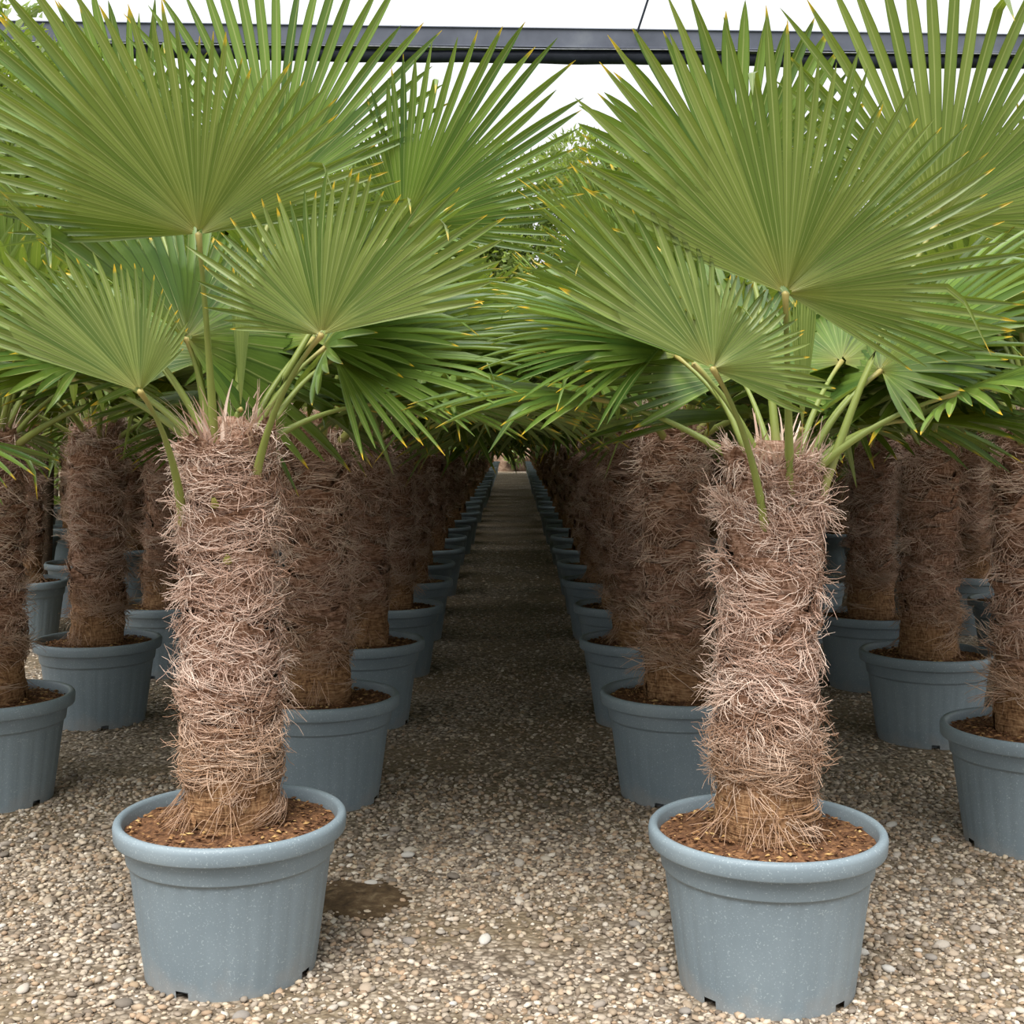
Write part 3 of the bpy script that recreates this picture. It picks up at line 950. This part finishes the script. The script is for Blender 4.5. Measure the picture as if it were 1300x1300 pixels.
def hero_leaf(root, base, hub_uvd, keys, n=44, pitch=0, yaw=0, split=0.5, cup=0.0, droop=0.04, kink=0.03, seed=1, mat=None, bend=0.25, stalk=True):
    rs = np.random.RandomState(seed)
    d = hub_uvd[2]
    hub = at(*hub_uvd) - np.array(root.location)
    px = d / F_PX
    lf, lo, hi = interp_keys(keys)
    cp, sp, cy, sy = math.cos(math.radians(pitch)), math.sin(math.radians(pitch)), math.cos(math.radians(yaw)), math.sin(math.radians(yaw))
    e1 = np.array([cy, sy, 0]); e2 = np.array([0, -sp, cp])
    def lenf(a):
        f = math.hypot(math.cos(a) * cy, math.sin(a) * cp)
        return lf(a) * px / max(0.45, f)
    b = blade(n, hi, lo, lenf, rs, split=split, cup=cup, droop=droop, gvec=(0, 0, -1), hub=hub, e1=e1, e2=e2, kink=kink, fold=0.62, kpush=0.6)
    l = obj('leaf', b.mesh('leaf', mat or M_LEAF), root)
    if stalk:
        base = np.array(base, float)
        c = base + (hub - base) * 0.5 + np.array([(base[0] - hub[0]) * bend, (base[1] - hub[1]) * bend, 0.06])
        obj('petiole', petiole((base, c, hub), 0.0145, 0.0058, 14).mesh('petiole', M_PET), l)
    return l

def hero(row, x, y, label, lean, rz, seed, leaves, back, top):
    r = palm_root(row, 0, x, y, label)
    add_pot(r, POT_N, RIM_N, SOIL[seed % 2], rz)
    specs = sheath_specs(seed, 48)
    hs = (top - Z0) / (ZT - Z0)
    t = obj('trunk', trunk_core(56, 60, seed).mesh('trunk', M_SHE), r)
    M = np.eye(4); M[2, 2] = hs; M[2, 3] = Z0 * (1 - hs)
    M[0, 2] = lean; M[0, 3] = -lean * Z0                     # the stem leans a little
    t.matrix_local = Matrix(np.array(M).tolist())
    for sp in specs:
        g = Geo(); g.add(*sheath(*sp, nu=19, nv=9))
        obj('leaf_sheath', g.mesh('leaf_sheath', M_SHE), t)
    fb = fibres(specs, 5200, 3600, seed + 1, 0.00125, 7, 1.0)
    fb.join(root_fringe(84, seed + 2)); fb.join(crown_flags(110, seed + 3))
    tag(obj('trunk_fibre', fb.mesh('trunk_fibre', M_FIB), t), 'loose pinkish beige fibre strands', kind='stuff')
    cx = lean * (top - Z0)
    for kw in leaves:
        kw = dict(kw)
        bx, by = kw.pop('b')
        hero_leaf(r, (cx + bx, by, top - kw.pop('low', 0.06)), **kw)
    for i, (az, el, ai) in enumerate(back):
        M = tr(cx, 0, top - ZT) @ rot_z(math.radians(az)) @ tr(0, 0.04, ZT - 0.06) @ rot_x(math.radians(el))
        b, p = LEAF_ME[ai][i % 2]
        l = obj('leaf', b, r, M=M); obj('petiole', p, l)
    return r, t

LEFT = [
    dict(b=(-0.02, -0.05), hub_uvd=(252, 297, 3.05), n=42, pitch=22, yaw=6, split=0.52, cup=-0.05, droop=0.05, seed=3, bend=0.05,
         keys=[(186, 190), (176, 260), (165, 300), (155, 330), (135, 370), (118, 345), (103, 280), (88, 252), (72, 222), (55, 228), (40, 238), (25, 262), (10, 285)]),
    dict(b=(0.08, -0.06), low=0.14, hub_uvd=(408, 425, 2.95), n=36, pitch=10, yaw=-14, split=0.55, cup=-0.06, droop=0.03, seed=4,
         keys=[(176, 110), (162, 165), (146, 205), (130, 190), (118, 175), (103, 190), (85, 200), (66, 206), (52, 240), (37, 266), (20, 268), (10, 200)]),
    dict(b=(-0.10, -0.06), low=0.22, hub_uvd=(178, 497, 2.9), n=31, pitch=5, yaw=18, split=0.6, cup=-0.08, droop=0.02, seed=5,
         keys=[(162, 225), (152, 268), (140, 255), (120, 195), (100, 170), (88, 160), (74, 128), (58, 102), (44, 80)]),
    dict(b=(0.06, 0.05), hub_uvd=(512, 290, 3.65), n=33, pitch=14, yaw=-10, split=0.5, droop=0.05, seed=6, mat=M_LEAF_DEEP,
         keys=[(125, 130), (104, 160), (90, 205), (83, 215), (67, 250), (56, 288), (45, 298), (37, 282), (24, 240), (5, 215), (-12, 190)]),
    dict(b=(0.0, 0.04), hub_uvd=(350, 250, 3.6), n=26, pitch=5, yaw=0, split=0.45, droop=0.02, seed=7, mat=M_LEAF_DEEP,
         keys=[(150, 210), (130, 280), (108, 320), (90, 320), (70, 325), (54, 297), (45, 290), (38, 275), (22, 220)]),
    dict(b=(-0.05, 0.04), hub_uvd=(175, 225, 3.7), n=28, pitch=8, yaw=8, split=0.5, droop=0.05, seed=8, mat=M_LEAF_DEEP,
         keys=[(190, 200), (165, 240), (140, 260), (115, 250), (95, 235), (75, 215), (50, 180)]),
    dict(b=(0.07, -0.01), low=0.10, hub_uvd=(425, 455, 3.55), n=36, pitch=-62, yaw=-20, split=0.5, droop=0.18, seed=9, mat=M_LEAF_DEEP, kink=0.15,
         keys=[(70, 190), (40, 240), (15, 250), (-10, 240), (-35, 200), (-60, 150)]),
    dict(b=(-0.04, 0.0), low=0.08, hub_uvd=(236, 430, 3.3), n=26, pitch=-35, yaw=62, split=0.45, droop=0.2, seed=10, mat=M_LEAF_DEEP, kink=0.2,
         keys=[(150, 180), (110, 210), (60, 210), (20, 200), (-30, 180), (-70, 140)]),
    dict(b=(0.02, -0.02), low=0.03, hub_uvd=(306, 520, 3.33), n=10, pitch=-2, yaw=0, split=0.75, droop=0.0, seed=12, kink=0,
         keys=[(84, 170), (88, 200), (92, 205), (96, 180)]),
]
RIGHT = [
    dict(b=(0.0, -0.08), low=0.12, hub_uvd=(997, 372, 2.88), n=47, pitch=16, yaw=0, split=0.5, cup=-0.05, droop=0.03, seed=23, bend=0.05,
         keys=[(160, 230), (150, 310), (144, 342), (127, 390), (110, 380), (100, 338), (85, 302), (66, 278), (52, 284), (36, 292), (19, 312), (0, 315), (-10, 298), (-20, 265), (-32, 190)]),
    dict(b=(-0.06, -0.09), low=0.20, hub_uvd=(905, 468, 2.85), n=36, pitch=0, yaw=16, split=0.55, cup=-0.06, droop=0.02, seed=24,
         keys=[(162, 185), (148, 245), (135, 285), (120, 250), (105, 215), (95, 150), (80, 130), (60, 122), (40, 130), (20, 132), (0, 150), (-12, 178), (-26, 140)]),
    dict(b=(0.08, -0.02), low=0.12, hub_uvd=(1190, 280, 3.35), n=33, pitch=12, yaw=-8, split=0.42, droop=0.02, seed=25, bend=0.05,
         keys=[(162, 170), (140, 270), (126, 330), (110, 345), (90, 350), (70, 350), (45, 330), (20, 300), (0, 250), (-20, 190)]),
    dict(b=(0.0, 0.05), hub_uvd=(935, 265, 3.6), n=27, pitch=10, yaw=4, split=0.5, droop=0.03, seed=26, mat=M_LEAF_DEEP,
         keys=[(175, 190), (150, 230), (120, 262), (105, 262), (90, 258), (75, 250), (60, 235), (30, 210), (5, 180)]),
    dict(b=(0.05, 0.03), low=0.08, hub_uvd=(1120, 470, 3.5), n=34, pitch=-60, yaw=18, split=0.5, droop=0.16, seed=27, mat=M_LEAF_DEEP, kink=0.15,
         keys=[(75, 180), (40, 230), (10, 240), (-20, 220), (-50, 170)]),
    dict(b=(-0.06, 0.03), low=0.08, hub_uvd=(850, 430, 3.5), n=34, pitch=-60, yaw=20, split=0.5, droop=0.14, seed=28, mat=M_LEAF_DEEP, kink=0.15,
         keys=[(230, 170), (200, 220), (175, 235), (145, 220), (115, 180)]),
    dict(b=(0.03, -0.03), low=0.05, hub_uvd=(1018, 545, 3.2), n=10, pitch=-2, yaw=0, split=0.75, droop=0.0, seed=29, kink=0,
         keys=[(82, 150), (87, 190), (91, 195), (96, 160)]),
]
rl, tl_ = hero('L1', -0.743, 3.36, 'large fan palm in the front left pot, foremost beside the path', -0.01, 0.85, 71, LEFT,
     [(20, 60, 2), (-35, 58, 3), (60, 55, 3), (100, 66, 1), (-75, 62, 2), (5, 36, 5), (70, 34, 5), (-60, 32, 5), (82, 44, 4)], 1.385)
rr_, tr_ = hero('R1', 0.646, 3.26, 'large fan palm in the front right pot, foremost beside the path', 0.045, 0.35, 75, RIGHT,
     [(15, 60, 2), (-40, 56, 3), (50, 58, 3), (95, 64, 1), (-80, 60, 2), (0, 36, 5), (65, 34, 5), (-60, 34, 5), (-105, 40, 4)], 1.325)
# small green leaf stubs still sticking out of the left trunk
for k, (a, z) in enumerate([(-1.42, 1.08), (-1.68, 1.225)]):
    gs = Geo()
    R = trunk_r(z) + 0.017
    p0 = np.array([R * math.cos(a), R * math.sin(a), z]); rad_ = np.array([math.cos(a), math.sin(a), 0])
    P = np.stack([p0 - rad_ * 0.02, p0 + rad_ * 0.012 + (0, 0, .008), p0 + rad_ * 0.02 + (0, 0, 0.026)])
    v, f = tubes(P[None], np.array([[0.014, 0.012, 0.004]]), 7)
    gs.add(v, f); obj('leaf_stub', gs.mesh('leaf_stub', M_SHOOT), tl_)

for k, (row, i, x, y) in enumerate(palms[2:]):
    rowpalm(row, i, x, y, k)

# ------------------------------------------------------------------ roof beam with rolled screen, and cables
beam = bpy.data.objects.new('roof_beam', None); C.objects.link(beam)
tag(beam, 'dark grey steel roof beam with rolled black screen above the palms', 'beam')
bL, bR = at(0, 27.0, 11.75), at(1300, 46.5, 12.16)
bdir = unit((bR - bL) * np.array([1, 1, 0])); bz = 0.5 * (bL[2] + bR[2])
bc = 0.5 * (bL + bR); ang = math.atan2(bdir[1], bdir[0])
beam.location = (bc[0], bc[1], 0); beam.rotation_euler = (0, 0, ang)
LN = 7.5
def box(g, x0, x1, y0, y1, z0, z1):
    v = [(x, y, z) for z in (z0, z1) for y in (y0, y1) for x in (x0, x1)]
    g.add(v, np.array([(0, 2, 3, 1), (4, 5, 7, 6), (0, 1, 5, 4), (2, 6, 7, 3), (0, 4, 6, 2), (1, 3, 7, 5)]))
g = Geo()
pr = [(-0.06, 0), (-0.075, -0.012), (-0.06, -0.02), (-0.06, -0.17), (-0.085, -0.18), (-0.085, -0.192), (0.08, -0.192), (0.08, 0.0)]
xs = np.array([-LN, LN])
V = np.array([[(x, p[0], bz + p[1]) for p in pr] for x in xs]).reshape(-1, 3)
n = len(pr)
g.add(V, np.array([(i, (i + 1) % n, n + (i + 1) % n, n + i) for i in range(n)]))
obj('gutter', g.mesh('gutter', M_STEEL, smooth=False), beam)
g = Geo()
K = 120
x = np.linspace(-LN, LN, K)
P = np.stack([x, 0.01 + 0.006 * np.sin(x * 3.1), bz - 0.258 + 0.006 * np.sin(x * 1.7) + 0.003 * np.sin(x * 9)], 1)
V, Fq = tubes(P[None], (0.062 + 0.005 * np.sin(x * 2.3))[None], 12)
g.add(V, Fq)
obj('rolled_screen', g.mesh('rolled_screen', M_BLACK), beam)
g = Geo()
P = np.stack([x, np.full(K, -0.095), bz - 0.205 - 0.008 * np.sin((x + LN) / (2 * LN) * PI * 5) ** 2], 1)
g.add(*tubes(P[None], np.full((1, K), 0.006), 5))
obj('wire', g.mesh('wire', M_WIRE), beam)
for sx in (-1, 1):
    g = Geo(); box(g, sx * (LN - 0.3) - 0.06, sx * (LN - 0.3) + 0.06, -0.05, 0.07, 0, bz - 0.1)
    obj('post', g.mesh('post', M_STEEL, smooth=False), beam)
p0 = at(808, 44, 11.9); p1 = p0 + np.array([0.40, -0.5, 1.3])
g = Geo()
s = np.linspace(0, 1, 8)[:, None]
P = p0 + (p1 - p0) * s - np.array([0, 0, 0.03]) * np.sin(s * PI)
g.add(*tubes(P[None], np.full((1, 8), 0.011), 6))
hc = obj('hanger_cable', g.mesh('hanger_cable', M_DARKWIRE), beam)
hc.matrix_parent_inverse = (Matrix.Translation(beam.location) @ Matrix.Rotation(ang, 4, 'Z')).inverted()

# ------------------------------------------------------------------ trees, hedge and the bank at the end of the path
M_TREE = mat_leaf('tree_leaf', (0.07, 0.14, 0.025), (0.20, 0.29, 0.05), 0.35)
def leaf_cloud(n, centres, radii, size, seed):
    rs = np.random.RandomState(seed)
    k = rs.randint(0, len(centres), n)
    d = rs.normal(size=(n, 3)); d /= np.linalg.norm(d, axis=1, keepdims=True)
    p = np.array(centres)[k] + d * np.array(radii)[k][:, None] * rs.uniform(0.45, 1, (n, 1)) ** 0.5
    ax = unit_rows(rs.normal(size=(n, 3)) + d + np.array([0, 0, 0.2])); sd = unit_rows(np.cross(ax, rs.normal(size=(n, 3))))
    nr = np.cross(ax, sd)
    sz = size * rs.uniform(0.6, 1.3, (n, 1))
    V = np.stack([p, p + ax * sz * 0.5 + sd * sz * 0.2 + nr * sz * .05, p + ax * sz - nr * sz * .15, p + ax * sz * 0.5 - sd * sz * 0.2 + nr * sz * .05], 1)
    A = np.zeros((n, 4, 3)); A[..., 1] = 0.5; A[..., 2] = rs.uniform(0, 1, n)[:, None]; A[:, 1, 0] = .8; A[:, 3, 0] = -.8
    g = Geo()
    g.add(V.reshape(-1, 3), np.arange(n * 4).reshape(-1, 4), A.reshape(-1, 3))
    return g
def unit_rows(v):
    return v / (np.linalg.norm(v, axis=1, keepdims=True) + 1e-9)

def tree(x, y, top, rx, label, seed, n=5000, size=0.15, big=1.0):
    rs = np.random.RandomState(seed)
    r = bpy.data.objects.new('leafy_tree', None); C.objects.link(r); r.location = (x, y, 0)
    tag(r, label, 'tree')
    cs, rad = [], []
    for i in range(24):
        a = rs.uniform(0, 2 * PI); q = rs.uniform(0, 1) ** 0.5
        h = rs.uniform(top * 0.5, top - 0.42 * big)
        cs.append((rx * q * math.cos(a), rx * q * math.sin(a) * 0.7, h)); rad.append(rs.uniform(0.35, 0.55) * big)
    tag(obj('foliage', leaf_cloud(n, cs, rad, size, seed + 1).mesh('foliage', M_TREE), r), kind='stuff')
    g = Geo()
    paths = []
    for c in cs:
        s = np.linspace(0, 1, 7)[:, None]
        b = np.array([0, 0, top * 0.42])
        paths.append(b + (np.array(c) - b) * s + np.array([0, 0, 0.1]) * np.sin(s * PI))
    g.add(*tubes(np.array(paths), np.linspace(0.035, 0.008, 7)[None].repeat(len(paths), 0), 5))
    s = np.linspace(0, 1, 7)
    g.add(*tubes(np.stack([0.05 * np.sin(s * 3), 0.03 * s, s * top * 0.5], 1)[None], np.linspace(0.09, 0.05, 7)[None], 8))
    obj('tree_trunk', g.mesh('tree_trunk', M_BARK), r)

tree(-3.85, 10.35, 4.85, 1.3, 'leafy tree rising above the palms at the upper left', 301, 11000, 0.14)
tree(-6.4, 16.5, 5.9, 1.6, 'leafy tree far behind the left palms', 303, 5000, 0.2)

for k, (x, y, top, rx) in enumerate([(-9, 54, 13.5, 4.0), (-3.2, 55, 13.5, 3.6), (2.6, 54, 14.8, 4.2), (9.5, 56, 13.0, 4.5), (15.5, 54, 12.5, 4.0), (-15.5, 55, 13.5, 4.0)]):
    tree(x, y, top, rx, ['tall tree far behind the palms, %s' % w for w in ('left of the centre', 'just left of the centre gap', 'in the gap between the front palms', 'behind the right front palm', 'at the far right', 'at the far left')][k], 330 + 3 * k, 13000, 0.36, 3.0)

def hedge(x0, x1, y, h, label, seed, n, size, side=None):
    rs = np.random.RandomState(seed)
    r = bpy.data.objects.new('hedge', None); C.objects.link(r); r.location = (0.5 * (x0 + x1), y, 0)
    tag(r, label, 'hedge')
    if side is not None:                       # a hedge that runs along the rows instead of across
        r.location = (side, y, 0); r.rotation_euler = (0, 0, PI / 2)
    m = max(6, int((x1 - x0) / 0.7)) * 3
    w = (x1 - x0) / 2
    cs = np.stack([rs.uniform(-w, w, m), rs.uniform(-.3, .3, m), rs.uniform(0.3, h - 0.4, m)], 1)
    tag(obj('foliage', leaf_cloud(n, cs, rs.uniform(0.5, 0.75, m), size, seed).mesh('foliage', M_TREE), r), kind='stuff')
    g = Geo(); paths = []
    for i in range(m // 3):
        xx = -w + 2 * w * (i + .5) / (m // 3); s = np.linspace(0, 1, 4)
        paths.append(np.stack([xx + 0.1 * s, 0 * s, s * h * 0.8], 1))
    g.add(*tubes(np.array(paths), np.full((len(paths), 4), 0.04), 5))
    tag(obj('stem', g.mesh('stem', M_BARK), r), kind='stuff')
hedge(-22, -0.2, 47.5, 4.2, 'tall dark hedge closing the far end left of the path', 311, 9000, 0.42)
hedge(0.5, 22, 47.6, 4.2, 'tall dark hedge closing the far end right of the path', 312, 9000, 0.42)
hedge(-17.5, 17.5, 27.0, 3.6, 'long green hedge added along the left edge to block low side light', 314, 10000, 0.36, -8.3)  # added hedge, keeps low sky light from entering under the canopy
hedge(-17.5, 17.5, 27.0, 3.6, 'long green hedge running along the right edge, seen between trunks', 313, 10000, 0.36, 8.3)

g = Geo()
nu, nv = 40, 24
uu, vv = np.meshgrid(np.linspace(-1, 1, nu), np.linspace(0, 1, nv))
P = np.stack([uu * 2.2, vv * 3.0, 1.9 * np.clip(vv * 1.3, 0, 1) ** 0.8 * (1 - 0.3 * uu ** 2)], 2).reshape(-1, 3)
P[:, 2] += 0.25 * vnoise(P * 2.2, 5) + 0.12 * vnoise(P * 5, 6)
P[:, 1] += 0.2 * vnoise(P * 2.0, 7)
P[:, 2] = np.where(vv.ravel() < 0.02, 0, np.maximum(P[:, 2], 0.0))
g.add(P, grid_faces(nu, nv))
tag(obj('earth_bank', g.mesh('earth_bank', M_EARTH), None, (0.15, 42.6, 0)), 'reddish brown earth bank closing the far end of the path', 'earth bank')
rt = bpy.data.objects.new('shrub', None); C.objects.link(rt); rt.location = (0.05, 42.5, 0.35)
tag(rt, 'small green shrub on the earth bank at the end of the path', 'shrub')
tag(obj('foliage', leaf_cloud(350, [(0, 0, .15), (0.1, 0, .4), (-.1, 0, .35)], [.25, .22, .2], 0.2, 321).mesh('foliage', M_LEAF_DEEP), rt), kind='stuff')
g = Geo(); s = np.linspace(0, 1, 4)
g.add(*tubes(np.stack([0 * s, 0 * s, -0.3 + s * 0.6], 1)[None], np.full((1, 4), 0.03), 5))
obj('stem', g.mesh('stem', M_BARK), rt)
